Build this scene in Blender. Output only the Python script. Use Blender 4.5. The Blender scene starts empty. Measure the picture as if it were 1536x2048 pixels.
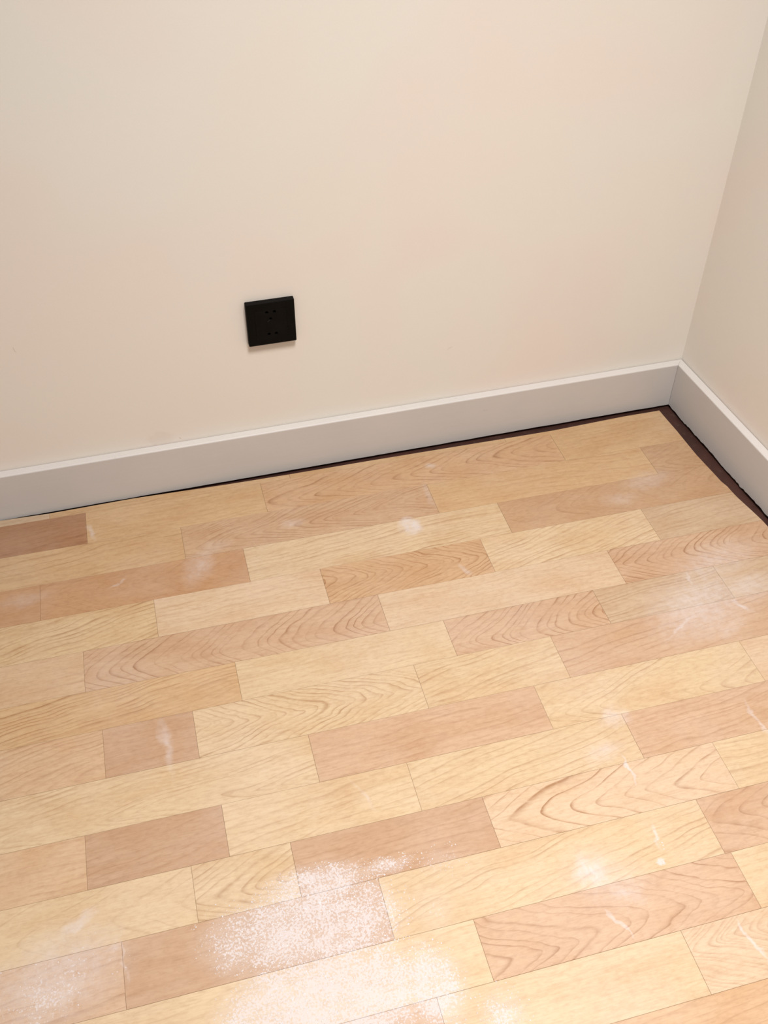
import bpy, bmesh, math, random
from mathutils import Matrix, Vector

random.seed(7)
scene = bpy.context.scene
COL = scene.collection

# ------------------------------------------------------------------ camera
YAW, PITCH, ROLL = 0.2735, 0.7586, 0.0068
CAM = Vector((-1.0716, -1.5171, 1.3101))
F_PX = 2005.42
fwd = Vector((math.sin(YAW) * math.cos(PITCH), math.cos(YAW) * math.cos(PITCH), -math.sin(PITCH)))
right = Vector((math.cos(YAW), -math.sin(YAW), 0))
up = right.cross(fwd)
r2 = math.cos(ROLL) * right + math.sin(ROLL) * up
u2 = -math.sin(ROLL) * right + math.cos(ROLL) * up
cam_data = bpy.data.cameras.new('camera')
cam_data.sensor_fit = 'VERTICAL'
cam_data.sensor_height = 36.0
cam_data.sensor_width = 27.0
cam_data.lens = 36.0 * F_PX / 2048.0
cam_data.clip_start = 0.02
cam = bpy.data.objects.new('camera', cam_data)
COL.objects.link(cam)
m = Matrix((r2, u2, -fwd)).transposed().to_4x4()
m.translation = CAM
cam.matrix_world = m
scene.camera = cam

# ------------------------------------------------------------------ light and exposure
world = bpy.data.worlds.new('room_bounce')
scene.world = world
world.use_nodes = True
bg = world.node_tree.nodes['Background']
bg.inputs['Color'].default_value = (1.0, 0.985, 0.96, 1)
bg.inputs['Strength'].default_value = 0.385

ld = bpy.data.lights.new('ceiling_lamp', 'AREA')
ld.shape = 'DISK'
ld.size = 0.62
ld.energy = 31.5
ld.spread = math.radians(104)
ld.color = (1.0, 0.98, 0.945)
lamp = bpy.data.objects.new('ceiling_lamp', ld)
COL.objects.link(lamp)
lamp.location = (-0.62, -1.12, 2.45)

vs = scene.view_settings
vs.view_transform = 'Standard'
vs.look = 'None'
vs.gamma = 1.0
vs.use_curve_mapping = False
vs.exposure = 0.0

# ------------------------------------------------------------------ node helpers
class NT:
    def __init__(self, name):
        self.mat = bpy.data.materials.new(name)
        self.mat.use_nodes = True
        self.nt = self.mat.node_tree
        self.nodes = self.nt.nodes
        self.bsdf = self.nodes['Principled BSDF']

    def link(self, a, b):
        self.nt.links.new(a, b)

    def put(self, sock, v):
        if hasattr(v, 'is_linked') or hasattr(v, 'links'):
            self.link(v, sock)
        elif isinstance(v, (tuple, list)) and sock.type == 'RGBA' and len(v) == 3:
            sock.default_value = (*v, 1)
        else:
            sock.default_value = v

    def math(self, op, a, b=0.0, c=0.0, clamp=False):
        n = self.nodes.new('ShaderNodeMath')
        n.operation = op
        n.use_clamp = clamp
        self.put(n.inputs[0], a)
        self.put(n.inputs[1], b)
        self.put(n.inputs[2], c)
        return n.outputs[0]

    def vmath(self, op, a, b=(0, 0, 0), scale=None):
        n = self.nodes.new('ShaderNodeVectorMath')
        n.operation = op
        self.put(n.inputs[0], a)
        if op == 'SCALE':
            self.put(n.inputs['Scale'], scale)
        else:
            self.put(n.inputs[1], b)
        return n.outputs['Value'] if op in ('LENGTH', 'DOT_PRODUCT') else n.outputs['Vector']

    def noise(self, vec, scale, detail=3.0, rough=0.5, distortion=0.0, color=False):
        n = self.nodes.new('ShaderNodeTexNoise')
        self.put(n.inputs['Vector'], vec)
        n.inputs['Scale'].default_value = scale
        n.inputs['Detail'].default_value = detail
        n.inputs['Roughness'].default_value = rough
        n.inputs['Distortion'].default_value = distortion
        return n.outputs['Color' if color else 'Fac']

    def maprange(self, v, a, b, c, d, smooth=False):
        n = self.nodes.new('ShaderNodeMapRange')
        n.clamp = True
        if smooth:
            n.interpolation_type = 'SMOOTHSTEP'
        self.put(n.inputs['Value'], v)
        n.inputs['From Min'].default_value = a
        n.inputs['From Max'].default_value = b
        self.put(n.inputs['To Min'], c)
        self.put(n.inputs['To Max'], d)
        return n.outputs['Result']

    def mix(self, fac, a, b, blend='MIX'):
        n = self.nodes.new('ShaderNodeMix')
        n.data_type = 'RGBA'
        n.blend_type = blend
        self.put(n.inputs[0], fac)
        self.put(n.inputs[6], a)
        self.put(n.inputs[7], b)
        return n.outputs[2]

    def sep(self, v):
        n = self.nodes.new('ShaderNodeSeparateXYZ')
        self.put(n.inputs[0], v)
        return n.outputs

    def comb(self, x, y, z):
        n = self.nodes.new('ShaderNodeCombineXYZ')
        for i, v in enumerate((x, y, z)):
            self.put(n.inputs[i], v)
        return n.outputs[0]

    def attr(self, name):
        n = self.nodes.new('ShaderNodeAttribute')
        n.attribute_type = 'OBJECT'
        n.attribute_name = name
        return n

    def coord(self, which='Object'):
        n = self.nodes.new('ShaderNodeTexCoord')
        return n.outputs[which]

    def position(self):
        return self.nodes.new('ShaderNodeNewGeometry').outputs['Position']

    def bump(self, h, strength, dist):
        n = self.nodes.new('ShaderNodeBump')
        n.inputs['Strength'].default_value = strength
        n.inputs['Distance'].default_value = dist
        self.put(n.inputs['Height'], h)
        self.link(n.outputs[0], self.bsdf.inputs['Normal'])

    def patch(self, pos, cx, cy, rx, ry, rot=0.0, inner=0.0, strength=1.0):
        """soft elliptical stain: 1 inside, 0 outside, about a place on the surface"""
        n = self.nodes.new('ShaderNodeMapping')
        n.vector_type = 'TEXTURE'
        self.put(n.inputs['Vector'], pos)
        n.inputs['Location'].default_value = (cx, cy, 0)
        n.inputs['Rotation'].default_value = (0, 0, math.radians(rot))
        n.inputs['Scale'].default_value = (rx, ry, 1)
        d = self.vmath('LENGTH', n.outputs[0])
        return self.maprange(d, inner, 1.0, strength, 0.0, smooth=True)

    def set(self, **kw):
        for k, v in kw.items():
            self.put(self.bsdf.inputs[k.replace('_', ' ')], v)


def plain(name, color, rough=0.5, spec=0.4):
    t = NT(name)
    t.set(Base_Color=color, Roughness=rough)
    t.bsdf.inputs['Specular IOR Level'].default_value = spec
    return t


# ------------------------------------------------------------------ materials
def make_wall_paint():
    t = NT('cream_wall_paint')
    p = t.position()
    a = t.noise(p, 2.1, 2.0, 0.5)
    b = t.noise(t.vmath('ADD', p, (7.3, 2.1, 4.4)), 3.4, 2.0, 0.5)
    c = t.noise(t.vmath('ADD', p, (1.7, 9.1, 3.3)), 1.6, 1.0, 0.5)
    base = t.mix(t.maprange(a, 0.38, 0.62, 0, 1, True), WALL_A, WALL_B)
    base = t.mix(t.maprange(b, 0.45, 0.7, 0, 0.8, True), base, WALL_C)
    base = t.mix(t.maprange(c, 0.5, 0.7, 0, 0.6, True), base, WALL_D)
    # scuffs: a pale filler ring and stain above the skirting, a scratch, a faint mark
    q = t.vmath('ADD', p, t.vmath('SCALE', t.vmath('SUBTRACT', t.noise(p, 60, 2.0, color=True), (.5, .5, .5)), scale=0.012))
    s = t.sep(q)
    q2 = t.comb(s[0], s[2], 0)
    m1 = t.patch(q2, -1.083, 0.115, 0.030, 0.018, 0, 0.6, 0.12)
    m2 = t.patch(q2, -1.046, 0.1085, 0.004, 0.0016, -30, 0.2, 0.6)
    m3 = t.patch(q2, -1.291, 0.3495, 0.0018, 0.008, 25, 0.2, 0.45)
    m4 = t.patch(q2, -0.517, 0.2188, 0.010, 0.003, 20, 0.2, 0.22)
    mm = t.math('MAXIMUM', t.math('MAXIMUM', m1, m2), t.math('MAXIMUM', m3, m4))
    base = t.mix(mm, base, (0.44, 0.36, 0.28))
    fine = t.noise(p, 420, 2.0)
    base = t.mix(t.maprange(fine, 0.3, 0.7, 0, 0.05), base, (0.5, 0.42, 0.36))
    t.set(Base_Color=base, Roughness=0.62)
    t.bsdf.inputs['Specular IOR Level'].default_value = 0.25
    t.bump(t.noise(p, 90, 3.0), 0.06, 0.002)
    return t.mat


WALL_A = (0.735, 0.692, 0.632)
WALL_B = (0.742, 0.680, 0.612)
WALL_C = (0.756, 0.662, 0.600)
WALL_D = (0.716, 0.690, 0.652)


def make_skirting_paint():
    t = NT('grey_white_skirting_paint')
    p = t.position()
    a = t.noise(p, 5, 2.0)
    col = t.mix(t.maprange(a, 0.35, 0.65, 0, 1), (0.560, 0.522, 0.500), (0.535, 0.505, 0.488))
    streak = t.noise(t.vmath('MULTIPLY', p, (6, 6, 120)), 3.0, 2.0)
    col = t.mix(t.maprange(streak, 0.4, 0.75, 0, 0.10), col, (0.66, 0.60, 0.57))
    sc = t.noise(p, 34, 4.0, 0.65)
    col = t.mix(t.maprange(sc, 0.70, 0.76, 0, 0.25), col, (0.25, 0.21, 0.20))
    t.set(Base_Color=col, Roughness=0.42)
    t.bsdf.inputs['Specular IOR Level'].default_value = 0.35
    t.bump(streak, 0.05, 0.001)
    return t.mat


def make_subfloor():
    t = NT('old_oxblood_floor_paint')
    p = t.position()
    a = t.noise(p, 18, 4.0, 0.6)
    b = t.noise(p, 70, 3.0, 0.6)
    col = t.mix(t.maprange(a, 0.35, 0.7, 0, 1), (0.030, 0.0075, 0.0040), (0.052, 0.016, 0.010))
    col = t.mix(t.maprange(b, 0.6, 0.75, 0, 0.30), col, (0.10, 0.065, 0.055))
    t.set(Base_Color=col, Roughness=0.6)
    t.bump(b, 0.2, 0.002)
    return t.mat


# stains and rubbed-in plaster dust on the floorboards: place, radii, turn, solid core, strength (metres on the floor)
HAZE = [
    (-0.66, -0.236, .030, .034, 20, 0.35, .85), (-1.055, -0.235, .075, .040, 60, 0.0, .45), (-1.02, -0.195, .05, .03, 0, 0.0, .28),
    (-0.613, -0.958, .036, .044, -35, 0.1, .95), (-0.585, -0.995, .045, .030, -30, 0.0, .60), (-0.60, -0.975, .095, .075, -20, 0.0, .40),
    (-1.30, -0.845, .045, .017, 25, 0.2, .60), (-0.23, -0.555, .16, .10, 20, 0.0, .70), (-0.20, -0.515, .06, .014, 60, 0.1, .50),
    (-0.275, -0.585, .085, .0055, 30, 0.2, .75), (-0.165, -0.575, .035, .010, -60, 0.1, .75), (-0.205, -0.615, .06, .022, 15, 0.0, .45),
    (-0.16, -0.47, .15, .06, 15, 0.0, .50), (-0.13, -0.54, .10, .05, 10, 0.0, .55), (-0.245, -0.545, .006, .055, 20, 0.1, .80), (-0.225, -0.50, .005, .04, -15, 0.1, .70),
    (-1.155, -0.60, .012, .072, 4, 0.0, .55), (-0.475, -0.728, .034, .030, 0, 0.0, .70), (-0.515, -0.783, .05, .03, 10, 0.0, .50),
    (-1.238, -0.098, .007, .032, 15, 0.1, .60), (-1.20, -0.238, .030, .005, 28, 0.1, .50), (-0.573, -0.080, .020, .012, 0, 0.1, .50),
    (-0.60, -0.16, .012, .055, 0, 0.0, .30), (-0.17, -0.235, .09, .045, 10, 0.0, .38), (-0.25, -0.27, .06, .03, 0, 0.0, .30),
    (-0.87, -0.172, .035, .020, 0, 0.0, .40), (-0.597, -0.372, .02, .008, -50, 0.1, .50), (-0.493, -0.823, .0035, .030, 0, 0.3, .80),
    (-0.515, -0.968, .010, .009, 0, 0.4, .95), (-0.503, -0.93, .0045, .030, -8, 0.1, .70), (-0.608, -1.035, .004, .034, 20, 0.3, .65),
    (-0.262, -0.793, .0045, .05, 5, 0.2, .55), (-1.36, -0.24, .08, .03, 10, 0.0, .28), (-0.885, -0.760, .004, .045, 20, 0.0, .35),
    (-1.33, -0.91, .13, .09, 20, 0.1, .62), (-1.37, -0.93, .06, .05, 20, 0.0, .45), (-1.26, -0.89, .05, .02, 60, 0.0, .50),
    (-1.245, -0.90, .004, .05, 2, 0.2, .50), (-0.45, -1.10, .0035, .045, 12, 0.3, .70),
]
# loose speckled plaster dust (the thick patch near the front)
SPECK = [
    (-1.000, -0.935, .150, .075, -4, 0.45, .84), (-1.080, -0.925, .095, .065, 0, 0.35, .66), (-0.985, -0.880, .105, .048, 0, 0.3, .84),
    (-0.925, -0.935, .055, .075, 0, 0.4, .66), (-0.985, -1.030, .140, .085, -4, 0.5, .92), (-1.060, -1.020, .105, .070, 0, 0.4, .84),
    (-0.870, -1.045, .055, .075, 0, 0.3, .90), (-0.885, -0.872, .055, .016, 0, 0.1, .70), (-0.81, -0.885, .050, .030, 0, 0.0, .35),
    (-0.795, -1.10, .040, .045, 0, 0.1, .70), (-1.34, -0.92, .11, .08, 20, 0.1, .50), (-0.84, -0.95, .045, .06, 0, 0.0, .30),
]


def make_wood(hz, spk):
    t = NT('laminate_wood_grain')
    P = t.coord('Object')
    tone = t.attr('tone').outputs['Color']
    g1 = t.sep(t.attr('grain_axis').outputs['Vector'])     # y0, tilt, roundness
    g2 = t.sep(t.attr('grain_ring').outputs['Vector'])     # taper, rings per metre, strength
    seed = t.attr('grain_seed').outputs['Fac']
    Ps = t.vmath('ADD', P, t.comb(t.math('MULTIPLY', seed, 3.7), t.math('MULTIPLY', seed, 1.9), seed))
    s = t.sep(P)
    n1 = t.math('SUBTRACT', t.noise(t.vmath('MULTIPLY', Ps, (6, 10, 1)), 1.0, 2.0, 0.5), 0.5)
    n2 = t.math('SUBTRACT', t.noise(t.vmath('MULTIPLY', Ps, (14, 32, 1)), 1.0, 2.0, 0.55), 0.5)
    y = t.math('SUBTRACT', t.math('SUBTRACT', s[1], g1[0]), t.math('MULTIPLY', g1[1], s[0]))
    y = t.math('ADD', y, t.math('MULTIPLY', n1, 0.040))
    x = t.math('ADD', s[0], t.math('MULTIPLY', n2, 0.030))
    rad = t.math('SQRT', t.math('ADD', t.math('MULTIPLY', y, y), t.math('MULTIPLY', g1[2], g1[2])))
    g = t.math('SUBTRACT', rad, t.math('MULTIPLY', g2[0], x))
    g = t.math('ADD', g, t.math('MULTIPLY', n2, 0.007))
    ring = t.math('ADD', t.math('MULTIPLY', g, g2[1]), seed)
    vary = t.noise(t.comb(t.math('MULTIPLY', ring, 0.42), seed, 0.0), 1.0, 1.0, 0.5)      # years differ in width
    ring = t.math('ADD', ring, t.math('MULTIPLY', t.math('SUBTRACT', vary, 0.5), 2.6))
    ph = t.math('FRACT', ring)
    # latewood line: a soft rise over 4 mm, then a sharp edge
    near = t.math('DIVIDE', t.math('SUBTRACT', 1.0, ph), g2[1])
    past = t.math('DIVIDE', ph, g2[1])
    rise = t.math('POWER', t.maprange(near, 0.0001, 0.0050, 1, 0), 2.6)
    fall = t.maprange(past, 0.0, 0.0010, 1, 0)
    line = t.math('MAXIMUM', rise, fall)
    year = t.noise(t.comb(t.math('FLOOR', ring), seed, 3.0), 1.7, 0.0)
    mod = t.noise(t.vmath('MULTIPLY', Ps, (16, 30, 1)), 1.0, 3.0, 0.6)
    line = t.math('MULTIPLY', line, t.maprange(mod, 0.34, 0.62, 0.22, 1.2))
    line = t.math('MULTIPLY', line, t.maprange(year, 0.30, 0.65, 0.25, 1.1))
    line = t.math('MULTIPLY', line, g2[2], clamp=True)
    # fine pores and streaks along the board
    pore = t.noise(t.vmath('MULTIPLY', Ps, (38, 520, 1)), 1.0, 4.0, 0.65)
    pore2 = t.noise(t.vmath('MULTIPLY', Ps, (9, 130, 1)), 1.0, 3.0, 0.6)
    blot = t.noise(t.vmath('MULTIPLY', Ps, (9, 22, 1)), 1.0, 2.0, 0.5)
    dark = t.mix(1.0, tone, (0.60, 0.46, 0.35), 'MULTIPLY')
    col = t.mix(t.maprange(blot, 0.46, 0.72, 0, 0.60), tone, t.mix(1.0, tone, (0.90, 0.80, 0.70), 'MULTIPLY'))
    col = t.mix(t.maprange(blot, 0.50, 0.28, 0, 0.60), col, t.mix(1.0, tone, (1.05, 1.06, 1.08), 'MULTIPLY'))
    col = t.mix(line, col, t.mix(1.0, tone, (0.56, 0.41, 0.30), 'MULTIPLY'))
    col = t.mix(t.maprange(pore, 0.42, 0.78, 0, 0.30), col, dark)
    col = t.mix(t.maprange(pore2, 0.45, 0.75, 0, 0.20), col, dark)
    fleck = t.noise(t.vmath('MULTIPLY', Ps, (95, 210, 1)), 1.0, 3.0, 0.65)
    col = t.mix(t.maprange(fleck, 0.50, 0.72, 0, 0.26), col, dark)
    col = t.mix(t.maprange(fleck, 0.48, 0.28, 0, 0.30), col, t.mix(1.0, tone, (1.08, 1.10, 1.13), 'MULTIPLY'))
    # dust, in floor coordinates so that it runs across the joints
    W = t.position()
    warp = t.vmath('SCALE', t.vmath('SUBTRACT', t.noise(W, 26, 4.0, 0.6, color=True), (.5, .5, .5)), scale=0.034)
    ws = t.sep(t.vmath('ADD', W, warp))
    Q = t.comb(ws[0], ws[1], 0)
    cloud = t.noise(W, 70, 4.0, 0.7)
    film = t.math('MULTIPLY', t.maprange(t.noise(W, 5.0, 3.0, 0.6), 0.45, 0.72, 0, 0.14), t.maprange(cloud, 0.3, 0.7, 0.4, 1))
    dust = film
    sp = None
    if hz:
        haze = None
        for a in hz:
            k = t.patch(Q, *a)
            haze = k if haze is None else t.math('MAXIMUM', haze, k)
        haze = t.math('MULTIPLY', haze, t.maprange(cloud, 0.30, 0.62, 0.30, 0.80))
        dust = t.math('MAXIMUM', dust, haze)
    if spk:
        speck = None
        for a in spk:
            k = t.patch(Q, *a)
            speck = k if speck is None else t.math('MAXIMUM', speck, k)
        grit = t.noise(W, 300, 3.0, 0.65)
        lump = t.noise(W, 38, 3.0, 0.6)
        thr = t.math('ADD', grit, t.math('MULTIPLY', t.math('SUBTRACT', speck, 0.60), 0.30))
        thr = t.math('ADD', thr, t.math('MULTIPLY', t.math('SUBTRACT', lump, 0.5), 0.45))
        sp = t.math('MULTIPLY', t.maprange(thr, 0.47, 0.60, 0, 1, True), t.maprange(speck, 0.03, 0.40, 0, 0.78, True))
        sp = t.math('MAXIMUM', sp, t.math('MULTIPLY', speck, 0.40))
        dust = t.math('MAXIMUM', dust, sp)
    col = t.mix(dust, col, (0.530, 0.484, 0.490))
    t.set(Base_Color=col, Roughness=t.math('ADD', t.math('MULTIPLY', dust, 0.4), t.maprange(pore, 0.3, 0.8, 0.42, 0.52)))
    t.bsdf.inputs['Specular IOR Level'].default_value = 0.30
    t.bump(t.math('ADD', t.math('MULTIPLY', pore, 0.4), t.math('MULTIPLY', sp, 1.5)) if sp else pore, 0.12, 0.0012)
    return t.mat


WOOD_CACHE = {}


def wood_for(x0, x1, y0, y1):
    """the wood material with those stains that reach a board lying in this rectangle"""
    def near(lst):
        return [i for i, a in enumerate(lst) if x0 - max(a[2], a[3]) - .03 < a[0] < x1 + max(a[2], a[3]) + .03 and y0 - max(a[2], a[3]) - .03 < a[1] < y1 + max(a[2], a[3]) + .03]
    key = (tuple(near(HAZE)), tuple(near(SPECK)))
    if key not in WOOD_CACHE:
        WOOD_CACHE[key] = make_wood([HAZE[i] for i in key[0]], [SPECK[i] for i in key[1]])
    return WOOD_CACHE[key]


def make_socket_black(name, base, rough):
    t = NT(name)
    p = t.position()
    n = t.noise(p, 45, 3.0, 0.6)
    t.set(Base_Color=t.mix(t.maprange(n, 0.45, 0.75, 0, 0.5), base, tuple(c * 1.9 + .002 for c in base)), Roughness=rough)
    t.bsdf.inputs['Specular IOR Level'].default_value = 0.10
    return t.mat


M_WALL = make_wall_paint()
M_SKIRT = make_skirting_paint()
M_SUB = make_subfloor()
M_SOCKET = make_socket_black('matt_black_plastic', (0.0022, 0.0017, 0.0012), 0.6)
M_SOCKET2 = make_socket_black('matt_black_insert_plastic', (0.0026, 0.0020, 0.0014), 0.6)
M_HOLE = make_socket_black('deep_black_shutter', (0.0006, 0.0006, 0.0006), 0.8)
dn = NT('white_plaster_dust')
dn.set(Base_Color=dn.mix(dn.noise(dn.position(), 300, 2.0), (0.52, 0.49, 0.50), (0.70, 0.67, 0.69)), Roughness=0.9)
M_DUST = dn.mat
pf = NT('filler_paint')
pf.set(Base_Color=pf.mix(pf.noise(pf.position(), 140, 3.0), (0.56, 0.51, 0.48), (0.64, 0.58, 0.54)), Roughness=0.7)
M_FILL = pf.mat


# ------------------------------------------------------------------ mesh helpers
def mesh_obj(name, verts, faces, mat, parent=None, smooth=False):
    me = bpy.data.meshes.new(name)
    me.from_pydata([tuple(v) for v in verts], [], faces)
    me.validate()
    bm = bmesh.new()
    bm.from_mesh(me)
    bmesh.ops.recalc_face_normals(bm, faces=bm.faces)
    bm.to_mesh(me)
    bm.free()
    me.materials.append(mat)
    if smooth:
        for p in me.polygons:
            p.use_smooth = True
    o = bpy.data.objects.new(name, me)
    COL.objects.link(o)
    if parent is not None:
        o.parent = parent
    return o


def tag(o, label=None, category=None, kind=None, group=None):
    for k, v in (('label', label), ('category', category), ('kind', kind), ('group', group)):
        if v:
            o[k] = v
    return o


def slab(name, poly, z0, z1, mat):
    n = len(poly)
    v = [(x, y, z0) for x, y in poly] + [(x, y, z1) for x, y in poly]
    f = [tuple(range(n)), tuple(range(2 * n - 1, n - 1, -1))]
    f += [(i, (i + 1) % n, n + (i + 1) % n, n + i) for i in range(n)]
    return mesh_obj(name, v, f, mat)


# ------------------------------------------------------------------ the setting
PSI = 0.0536                     # the right-hand wall stands 3 degrees out of square
RD = Vector((math.sin(PSI), -math.cos(PSI), 0))      # along the right wall, towards the viewer
RN = Vector((-math.cos(PSI), -math.sin(PSI), 0))     # out of the right wall into the room
SUB_Z = -0.0105
WALL_TOP = 2.7
LEFT = -2.3
NEAR = 2.6

slab_back = slab('wall_back', [(LEFT, 0), (0, 0), (0, 0.12), (LEFT, 0.12)], SUB_Z, WALL_TOP, M_WALL)
tag(slab_back, 'plain cream painted wall with a black socket', 'wall', 'structure')
e = RD * NEAR
o_ = -RN * 0.12
slab_right = slab('wall_right', [(0, 0), (e.x, e.y), (e.x + o_.x, e.y + o_.y), (o_.x, o_.y + 0.12), (0, 0.12)], SUB_Z, WALL_TOP, M_WALL)
tag(slab_right, 'cream painted wall running forward from the corner', 'wall', 'structure')

H, T, ZB = 0.1002, 0.01795, -0.004


def skirting(name, origin, along, out, length, mitre, step, rag, seed):
    """moulded board: profile swept along the wall, rough cut lower edge, mitred at the room corner"""
    rnd = random.Random(seed)
    g = 0.0009                                # shadow gap to the plaster
    # (distance from wall, height, follows the ragged lower edge)
    prof = [(g, ZB, 1), (T - 0.0012, ZB, 1), (T, ZB + 0.0010, 1), (T, ZB + 0.006, 0), (T, H - 0.0022, 0),
            (T - 0.0006, H - 0.0008, 0), (T - 0.0020, H, 0), (g + 0.0014, H + 0.0004, 0), (g, H - 0.0008, 0)]
    n = int(length / step)
    verts, faces = [], []
    low = 0.0
    for i in range(n + 1):
        d = length * i / n
        low = 0.6 * low + rnd.uniform(-1, 1) * rag
        if rnd.random() < 0.06:
            low += rnd.uniform(-2.2, 1.2) * rag
        for t_, z, r in prof:
            dd = d + (mitre * t_) * (1 - d / length)
            p = origin + along * dd + out * t_
            verts.append((p.x, p.y, z + (max(-0.004, min(0.004, low)) if r else 0)))
    k = len(prof)
    for i in range(n):
        for j in range(k):
            a, b = i * k + j, i * k + (j + 1) % k
            faces.append((a, b, b + k, a + k))
    faces.append(tuple(range(k)))
    faces.append(tuple(range(n * k + k - 1, n * k - 1, -1)))
    return mesh_obj(name, verts, faces, M_SKIRT)


mb = (1 - math.sin(PSI)) / math.cos(PSI)
bb = skirting('baseboard_back', Vector((0, 0, 0)), Vector((-1, 0, 0)), Vector((0, -1, 0)), -LEFT, mb, 0.012, 0.00035, 3)
tag(bb, 'grey white baseboard along the wall with the socket', 'baseboard', 'structure')
br = skirting('baseboard_right', Vector((0, 0, 0)), RD, RN, NEAR, mb + 0.03, 0.006, 0.0013, 12)
tag(br, 'grey white baseboard with ragged lower edge on the short wall', 'baseboard', 'structure')

# floor: the old painted floor slab, and the boards laid on it as its parts
fx = RD * NEAR
floor = slab('floor', [(LEFT, 0.12), (0.12, 0.12), (0.12 + fx.x, fx.y), (LEFT, fx.y)], -0.06, SUB_Z, M_SUB)
tag(floor, 'pale laminate floor of staggered wood strips over old dark paint', 'floor', 'structure')

PHI = -0.011474
CP, SP = math.cos(PHI), math.sin(PHI)
V0, WD = -0.13938, 0.084492
TWEAK = {3: -.0014, 4: -.0016, 5: .0040, 7: -.0013, 9: .0020, 10: -.0012}


def vline(k):
    return V0 - k * WD + TWEAK.get(k, 0)


BACK_EDGE = [(-2.3, -.036), (-1.40, -.0373), (-1.31, -.0400), (-1.1506, -.0368), (-.9674, -.0418), (-.8386, -.0427), (-.6857, -.0421), (-.5171, -.0429),
             (-.3879, -.0434), (-.2888, -.0434), (-.2205, -.0403), (-.134, -.0364), (-.0509, -.0364), (0.2, -.0364)]
RIGHT_EDGE = [(0.0, -.0477), (-.0347, -.0477), (-.0604, -.0466), (-.1071, -.0432), (-.1874, -.0403), (-.2557, -.0330), (-.2832, -.0304), (-.2875, -.0270),
              (-.3183, -.0248), (-.3649, -.0155), (-.3949, -.0101), (-.4133, -.0085), (-.55, 0.000), (-2.8, 0.085)]


def interp(tab, x):
    if tab[0][0] > tab[-1][0]:
        tab = tab[::-1]
    if x <= tab[0][0]:
        return tab[0][1]
    for (a, b), (c, d) in zip(tab, tab[1:]):
        if x <= c:
            return b + (d - b) * (x - a) / (c - a)
    return tab[-1][1]


def back_edge(u):
    return interp(BACK_EDGE, u)


def right_edge(v):
    return interp(RIGHT_EDGE, v)


# tones (albedo) of the printed wood strips
Y = (0.498, 0.368, 0.234)
Y2 = (0.483, 0.346, 0.206)
L = (0.495, 0.360, 0.243)
TN = (0.450, 0.298, 0.166)
TP = (0.450, 0.289, 0.167)
P = (0.440, 0.294, 0.192)
D = (0.398, 0.256, 0.163)
D2 = (0.313, 0.171, 0.094)
G = (0.438, 0.316, 0.212)
O = (0.472, 0.322, 0.203)
PB = (0.392, 0.226, 0.120)
PT = (0.430, 0.282, 0.174)
DT = (0.395, 0.252, 0.148)


def straight(s=0.10, d=9, k=0.5):
    return (-0.16, 0.0, 0.01, s, 1000.0 / d, k)


def cath(y0=0, a=8, s=0.45, d=9, k=0.8, tilt=0.0):
    return (y0 / 1000.0, tilt, a / 1000.0, s, 1000.0 / d, k)


PLAIN = straight(0.05, 12, 0.14)

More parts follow.
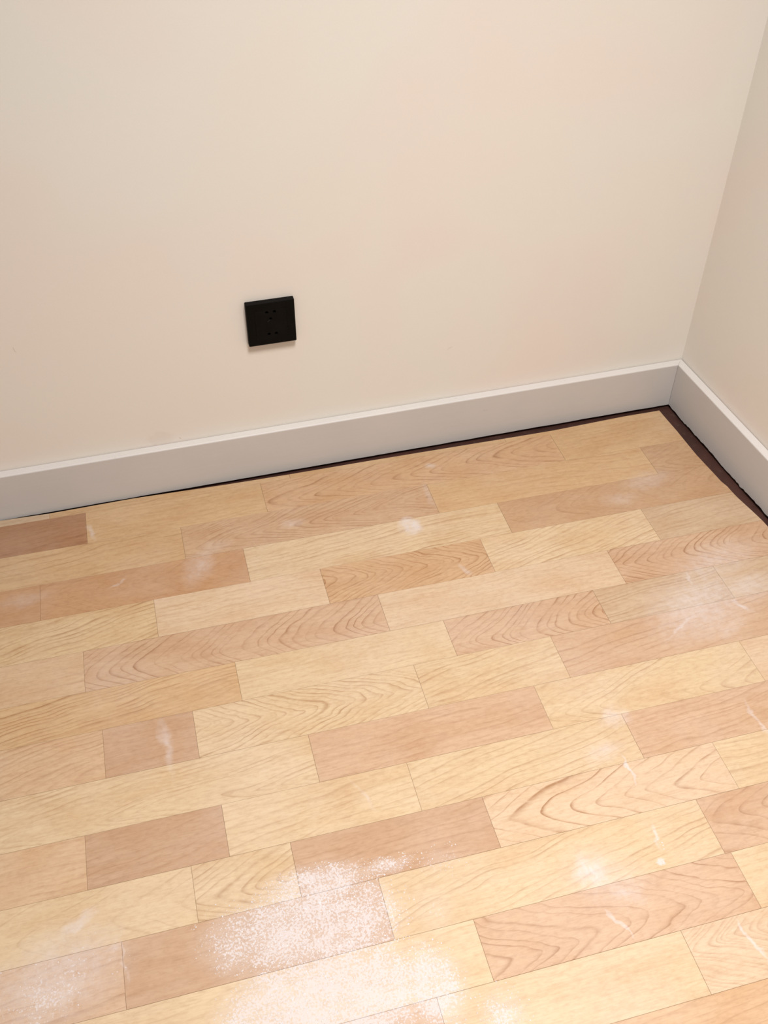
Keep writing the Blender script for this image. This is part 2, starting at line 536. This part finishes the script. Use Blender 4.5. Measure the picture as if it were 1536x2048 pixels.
# row -> joints along the row, then (tone, grain) for every strip from the left
ROWS = {
    -1: ([-1.75, -1.31, -0.85, -0.40], [(TN, PLAIN), (G, PLAIN), (TN, straight()), (TN, PLAIN), (TN, PLAIN)]),
    0: ([-1.65, -1.2444, -0.9099, -0.3038], [(TN, PLAIN), (D2, straight(.12, 14, .5)), (TN, straight(.05, 11, .3)), (TP, cath(-4, 9, .30, 11, .75, .04)), (TN, straight(.08, 12, .3))]),
    1: ([-1.52, -1.0744, -0.5951, -0.1413], [(Y, PLAIN), (TN, straight(.15, 16, .6)), (PT, cath(-6, 6, .26, 7, .65, .05)), (TN, straight(-.06, 12, .45)), (DT, cath(-10, 8, .35, 9, .4))]),
    2: ([-1.72, -1.33, -0.9703, -0.4794], [(Y, PLAIN), (PB, PLAIN), (PB, cath(0, 8, .5, 14, .30)), (Y, straight(.09, 8, .75)), (DT, cath(0, 10, .4, 12, .35))]),
    3: ([-1.60, -1.1397, -0.8452, -0.5428, -0.2197], [(Y, PLAIN), (Y2, straight(.22, 9, .75)), (L, straight(.06, 10, .3)), (TP, cath(4, 6, -.46, 9, .9, -.03)), (Y, straight(.26, 9, .7)), (G, straight(.1, 10, .4))]),
    4: ([-1.62, -1.2633, -0.7605, -0.3276], [(P, PLAIN), (O, straight(.07, 12, .35)), (P, cath(-12, 9, .62, 13, 1.0, .0)), (L, straight(.05, 12, .28)), (P, cath(6, 9, .55, 10, .85, .02))]),
    5: ([-1.45, -1.0239, -0.6667, -0.3919, -0.1585], [(L, PLAIN), (TN, straight(.16, 8, .75)), (Y, straight(.05, 10, .30)), (P, cath(-14, 11, .60, 12, 1.0, .04)), (G, straight(.10, 8, .65)), (G, straight(.16, 12, .6))]),
    6: ([-1.55, -1.2411, -1.1026, -0.7419, -0.5026], [(Y, PLAIN), (O, cath(-34, 7, .22, 9, .6)), (D, straight(.08, 11, .35)), (Y, cath(2, 5, -.42, 9, .80, -.06)), (Y, straight(.20, 9, .6)), (P, straight(.16, 15, .5))]),
    7: ([-1.42, -0.9359, -0.5664, -0.20], [(L, PLAIN), (Y, cath(-28, 5, .17, 8, .55, -.03)), (P, straight(.07, 11, .35)), (Y, cath(-24, 8, .33, 13, .55, -.02)), (L, PLAIN)]),
    8: ([-1.62, -1.2753, -1.0817, -0.8027, -0.4528], [(Y, PLAIN), (O, straight(.05, 12, .30)), (D, straight(.16, 13, .35)), (Y, straight(.14, 11, .40)), (Y, straight(.24, 14, .60)), (P, straight(.12, 10, .45))]),
    9: ([-1.45, -1.1356, -0.9964, -0.7115, -0.3398], [(P, PLAIN), (Y, cath(-12, 10, .40, 22, .5)), (Y, cath(-6, 9, .38, 9, .75)), (D, straight(.08, 12, .35)), (L, cath(-8, 6, .40, 17, 1.1, -.01)), (Y, straight(.03, 15, .5))]),
    10: ([-1.66, -1.2359, -0.8898, -0.4104], [(Y, PLAIN), (P, straight(.12, 14, .45)), (D, straight(.07, 13, .3)), (Y, straight(.20, 11, .60)), (P, cath(4, 12, .33, 13, .8))]),
    11: ([-1.30, -0.7815, -0.4019, -0.02], [(P, PLAIN), (Y, straight(.06, 12, .3)), (P, cath(-14, 7, -.36, 12, .9, .03)), (Y, straight(.05, 12, .3)), (P, PLAIN)]),
    12: ([-1.20, -0.8578, -0.5212, -0.10], [(Y, PLAIN), (P, straight(.06, 12, .4)), (Y, straight(.05, 14, .14)), (L, cath(26, 8, .45, 6, .45, .05)), (P, PLAIN)]),
    13: ([-1.55, -1.10, -0.66, -0.25], [(Y, PLAIN), (P, PLAIN), (Y, PLAIN), (TP, straight(.12, 11, .6)), (Y, PLAIN)]),
    14: ([-1.70, -1.28, -0.95, -0.48], [(P, PLAIN), (Y, PLAIN), (P, cath()), (Y, straight()), (P, PLAIN)]),
    15: ([-1.50, -1.02, -0.71, -0.30], [(Y, PLAIN), (Y, straight()), (P, PLAIN), (Y, cath(0, 6, -.4, 10, .7)), (Y, PLAIN)]),
    16: ([-1.66, -1.22, -0.86, -0.41], [(P, PLAIN), (Y, PLAIN), (P, straight()), (Y, PLAIN), (P, PLAIN)]),
    17: ([-1.45, -1.10, -0.62, -0.22], [(Y, PLAIN), (P, PLAIN), (Y, straight()), (D, PLAIN), (Y, PLAIN)]),
}
FLOOR_LEFT = LEFT + 0.03
GAP = 0.00010


def plank(k, ua, ub, last, tone, grain):
    top = vline(k - 1) - GAP
    bot = vline(k) + GAP
    a = ua + GAP
    nseg = max(2, int((ub - ua) / 0.03)) if k <= 0 else 1
    pts = []
    # lower edge left to right
    bR = (right_edge(bot) if last else ub) - (0 if last else GAP)
    tR = None
    pts.append((a, bot))
    pts.append((bR, bot))
    if last:
        n = 5
        for i in range(1, n):
            v = bot + (top - bot) * i / n
            if v < back_edge(right_edge(v)) - 0.001:
                pts.append((right_edge(v), v))
        te = min(top, back_edge(right_edge(top)))
        tR = right_edge(te)
    else:
        tR = ub - GAP
    for i in range(nseg + 1):
        u = tR + (a - tR) * i / nseg
        v = min(top, back_edge(u)) if k <= 0 else top
        pts.append((u, v))
    cu = sum(p[0] for p in ((a, 0), (tR, 0))) / 2
    cv = (top + bot) / 2
    bm = bmesh.new()
    vs_ = [bm.verts.new((u - cu, v - cv, 0)) for u, v in pts]
    face = bm.faces.new(vs_)
    if face.normal.z < 0:
        face.normal_flip()
    bm.normal_update()
    if face.normal.z < 0:
        face.normal_flip()
    res = bmesh.ops.extrude_face_region(bm, geom=[face])
    lower = [g for g in res['geom'] if isinstance(g, bmesh.types.BMVert)]
    # the extruded copy becomes the worn top, the first ring the underside
    for v in vs_:
        v.co.z = SUB_Z + 0.0003
    bm.normal_update()
    tops = set(lower)
    edges = [e_ for e_ in bm.edges if e_.verts[0] in tops and e_.verts[1] in tops]
    bmesh.ops.bevel(bm, geom=edges, offset=0.00030, segments=1, affect='EDGES')
    bmesh.ops.recalc_face_normals(bm, faces=bm.faces)
    me = bpy.data.meshes.new('plank')
    bm.to_mesh(me)
    bm.free()
    wx, wy, hl = cu * CP - cv * SP, cu * SP + cv * CP, abs(tR - a) / 2 + .03
    me.materials.append(wood_for(wx - hl, wx + hl, wy - .05, wy + .05))
    o = bpy.data.objects.new('plank', me)
    COL.objects.link(o)
    o.parent = floor
    o.location = (cu * CP - cv * SP, cu * SP + cv * CP, random.uniform(-0.00008, 0.00008))
    o.rotation_euler = (0, 0, PHI)
    j = random.uniform(0.985, 1.015)
    o['tone'] = [tone[0] * j, tone[1] * j, tone[2] * j]
    o['grain_axis'] = [grain[0], grain[1], grain[2]]
    o['grain_ring'] = [grain[3], grain[4], grain[5]]
    o['grain_seed'] = random.uniform(0, 9)
    return o


for k, (joints, strips) in ROWS.items():
    cuts = [FLOOR_LEFT] + joints
    for i, (tone, grain) in enumerate(strips):
        last = i == len(strips) - 1
        plank(k, cuts[i], cuts[i + 1] if not last else 0.0, last, tone, grain)

# ------------------------------------------------------------------ wall socket
S = 0.086
SX, SZ = -0.89996 + S / 2, 0.29285 + S / 2
sock = bpy.data.objects.new('wall_socket', None)
COL.objects.link(sock)
sock.location = (SX, 0, SZ)
sock.empty_display_size = 0.03
tag(sock, 'square matt black plastic power socket mounted on the cream wall', 'socket')


def ring_loft(rings, cap=True):
    """stack of square rings given as (half size, corner radius, y)"""
    v, f = [], []
    per = 0
    for h, r, y in rings:
        loop = []
        for cx, cz, a0 in ((1, 1, 0), (-1, 1, 90), (-1, -1, 180), (1, -1, 270)):
            for i in range(5):
                a = math.radians(a0 + 90 * i / 4)
                loop.append((cx * (h - r) + r * math.cos(a), y, cz * (h - r) + r * math.sin(a)))
        per = len(loop)
        v += loop
    for i in range(len(rings) - 1):
        for j in range(per):
            a, b = i * per + j, i * per + (j + 1) % per
            f.append((a, b, b + per, a + per))
    if cap:
        f.append(tuple(range((len(rings) - 1) * per, len(rings) * per)))
    return v, f


h = S / 2
v, f = ring_loft([(h, .0016, 0.0), (h, .0016, -.0090), (h - .0005, .0014, -.0100), (h - .0014, .0012, -.0105),
                  (.0286, .0010, -.0105), (.0284, .001, -.0102)], cap=False)
mesh_obj('face_plate', v, f, M_SOCKET, sock)


def insert():
    """centre module with five round-mouthed pin openings sunk into it"""
    hh, y, depth = 0.0283, -0.0105, 0.0045
    holes = [(-.0068, .0244, .0030), (.0067, .0247, .0030), (-.0008, .0098, .0026), (-.0056, -.0216, .0029), (.0071, -.0213, .0029)]
    holes = [(a, b - (0.0015 if b > .02 else 0), r) for a, b, r in holes]
    c = 0.0038
    xs = sorted({-hh, hh})
    verts, faces = [], []

    def q(x0, x1, z0, z1):
        n = len(verts)
        verts.extend([(x0, y, z0), (x1, y, z0), (x1, y, z1), (x0, y, z1)])
        faces.append((n, n + 1, n + 2, n + 3))
    rows = [(-.0216 + .00015, [holes[3], holes[4]]), (.0098, [holes[2]]), (.02305, [holes[0], holes[1]])]
    z = -hh
    for zc, hs in rows:
        q(-hh, hh, z, zc - c)
        x = -hh
        for hx, hz, r in hs:
            q(x, hx - c, zc - c, zc + c)
            n = len(verts)
            for i in range(16):
                a = 2 * math.pi * i / 16
                m_ = c / max(abs(math.cos(a)), abs(math.sin(a)))
                verts.append((hx + m_ * math.cos(a), y, zc + m_ * math.sin(a)))
            for rr, yy in ((r, y), (r - .0003, y + .0006), (r - .0003, y + depth)):
                for i in range(16):
                    a = 2 * math.pi * i / 16
                    verts.append((hx + rr * math.cos(a), yy, zc + rr * math.sin(a)))
            for lv in range(3):
                for i in range(16):
                    a, b = n + lv * 16 + i, n + lv * 16 + (i + 1) % 16
                    faces.append((a, b, b + 16, a + 16))
            x = hx + c
        q(x, hh, zc - c, zc + c)
        z = zc + c
    q(-hh, hh, z, hh)
    # skirt of the module
    n = len(verts)
    for yy in (y, y + .004):
        verts.extend([(-hh, yy, -hh), (hh, yy, -hh), (hh, yy, hh), (-hh, yy, hh)])
    for i in range(4):
        faces.append((n + i, n + (i + 1) % 4, n + 4 + (i + 1) % 4, n + 4 + i))
    o = mesh_obj('socket_insert', verts, faces, M_SOCKET2, sock)
    for zc, hs in rows:
        for hx, hz, r in hs:
            pv = [(hx + r * math.cos(2 * math.pi * i / 12), y + depth - .0006, zc + r * math.sin(2 * math.pi * i / 12)) for i in range(12)]
            pv += [(a, b + .001, c_) for a, b, c_ in pv]
            pf_ = [tuple(range(12)), tuple(range(23, 11, -1))] + [(i, (i + 1) % 12, 12 + (i + 1) % 12, 12 + i) for i in range(12)]
            mesh_obj('pin_shutter', pv, pf_, M_HOLE, o)
    # worn earth slot shoulder below the upper pair
    tv, tf = [], []
    for x0, z0, x1, z1 in ((-.0066, .0040, -.0028, .0078),):
        dx, dz = x1 - x0, z1 - z0
        ln = math.hypot(dx, dz)
        nx, nz = -dz / ln * .0011, dx / ln * .0011
        for yy in (y + .0002, y - .0004):
            tv += [(x0 + nx, yy, z0 + nz), (x1 + nx, yy, z1 + nz), (x1 - nx, yy, z1 - nz), (x0 - nx, yy, z0 - nz)]
        tf += [(0, 1, 2, 3), (7, 6, 5, 4)] + [(i, (i + 1) % 4, 4 + (i + 1) % 4, 4 + i) for i in range(4)]
    mesh_obj('shutter_tab', tv, tf, M_TAB, o)


M_TAB = make_socket_black('scuffed_black_plastic', (0.010, 0.009, 0.008), 0.45)
insert()

# ------------------------------------------------------------------ loose plaster dust on the boards
def dust_grains():
    rnd = random.Random(21)
    spots = [(-1.000, -0.925, .120, .050, 1500), (-1.065, -0.915, .080, .050, 700), (-0.985, -0.880, .080, .032, 800), (-0.925, -0.935, .045, .060, 500),
             (-0.985, -1.020, .110, .058, 1500), (-1.050, -1.020, .085, .050, 600), (-0.870, -1.045, .040, .050, 650), (-0.885, -0.872, .050, .012, 320),
             (-0.81, -0.885, .040, .022, 90), (-0.795, -1.10, .030, .035, 240), (-1.33, -0.91, .08, .06, 110),
             (-0.515, -0.968, .006, .006, 24), (-0.66, -0.236, .014, .014, 30), (-0.20, -0.55, .06, .05, 24), (-0.503, -0.93, .004, .02, 10)]
    verts, faces = [], []
    for cx, cy, sx, sy, n in spots:
        for _ in range(n):
            while True:
                a_, b_ = rnd.gauss(0, .62), rnd.gauss(0, .62)
                if a_ * a_ + b_ * b_ < 1.15:
                    break
            x, y = cx + a_ * sx * 1.15, cy + b_ * sy * 1.15
            r = 0.00030 + 0.0007 * rnd.random() ** 3.0
            a = rnd.random() * 6.28
            b = len(verts)
            st = rnd.uniform(1.0, 1.8)
            for i in range(4):
                q = a + i * 1.5708 + rnd.uniform(-.3, .3)
                rr = r * rnd.uniform(.7, 1.2) * (st if i % 2 else 1)
                verts.append((x + rr * math.cos(q), y + rr * math.sin(q), 0.0001))
            verts.append((x, y, 0.0001 + r * rnd.uniform(.5, 1.0)))
            faces += [(b, b + 1, b + 4), (b + 1, b + 2, b + 4), (b + 2, b + 3, b + 4), (b + 3, b, b + 4), (b + 3, b + 2, b + 1, b)]
    me = bpy.data.meshes.new('plaster_dust')
    me.from_pydata(verts, [], faces)
    me.materials.append(M_DUST)
    o = bpy.data.objects.new('plaster_dust', me)
    COL.objects.link(o)
    tag(o, 'loose white plaster dust sprinkled over the front floorboards', 'dust', 'stuff')


dust_grains()
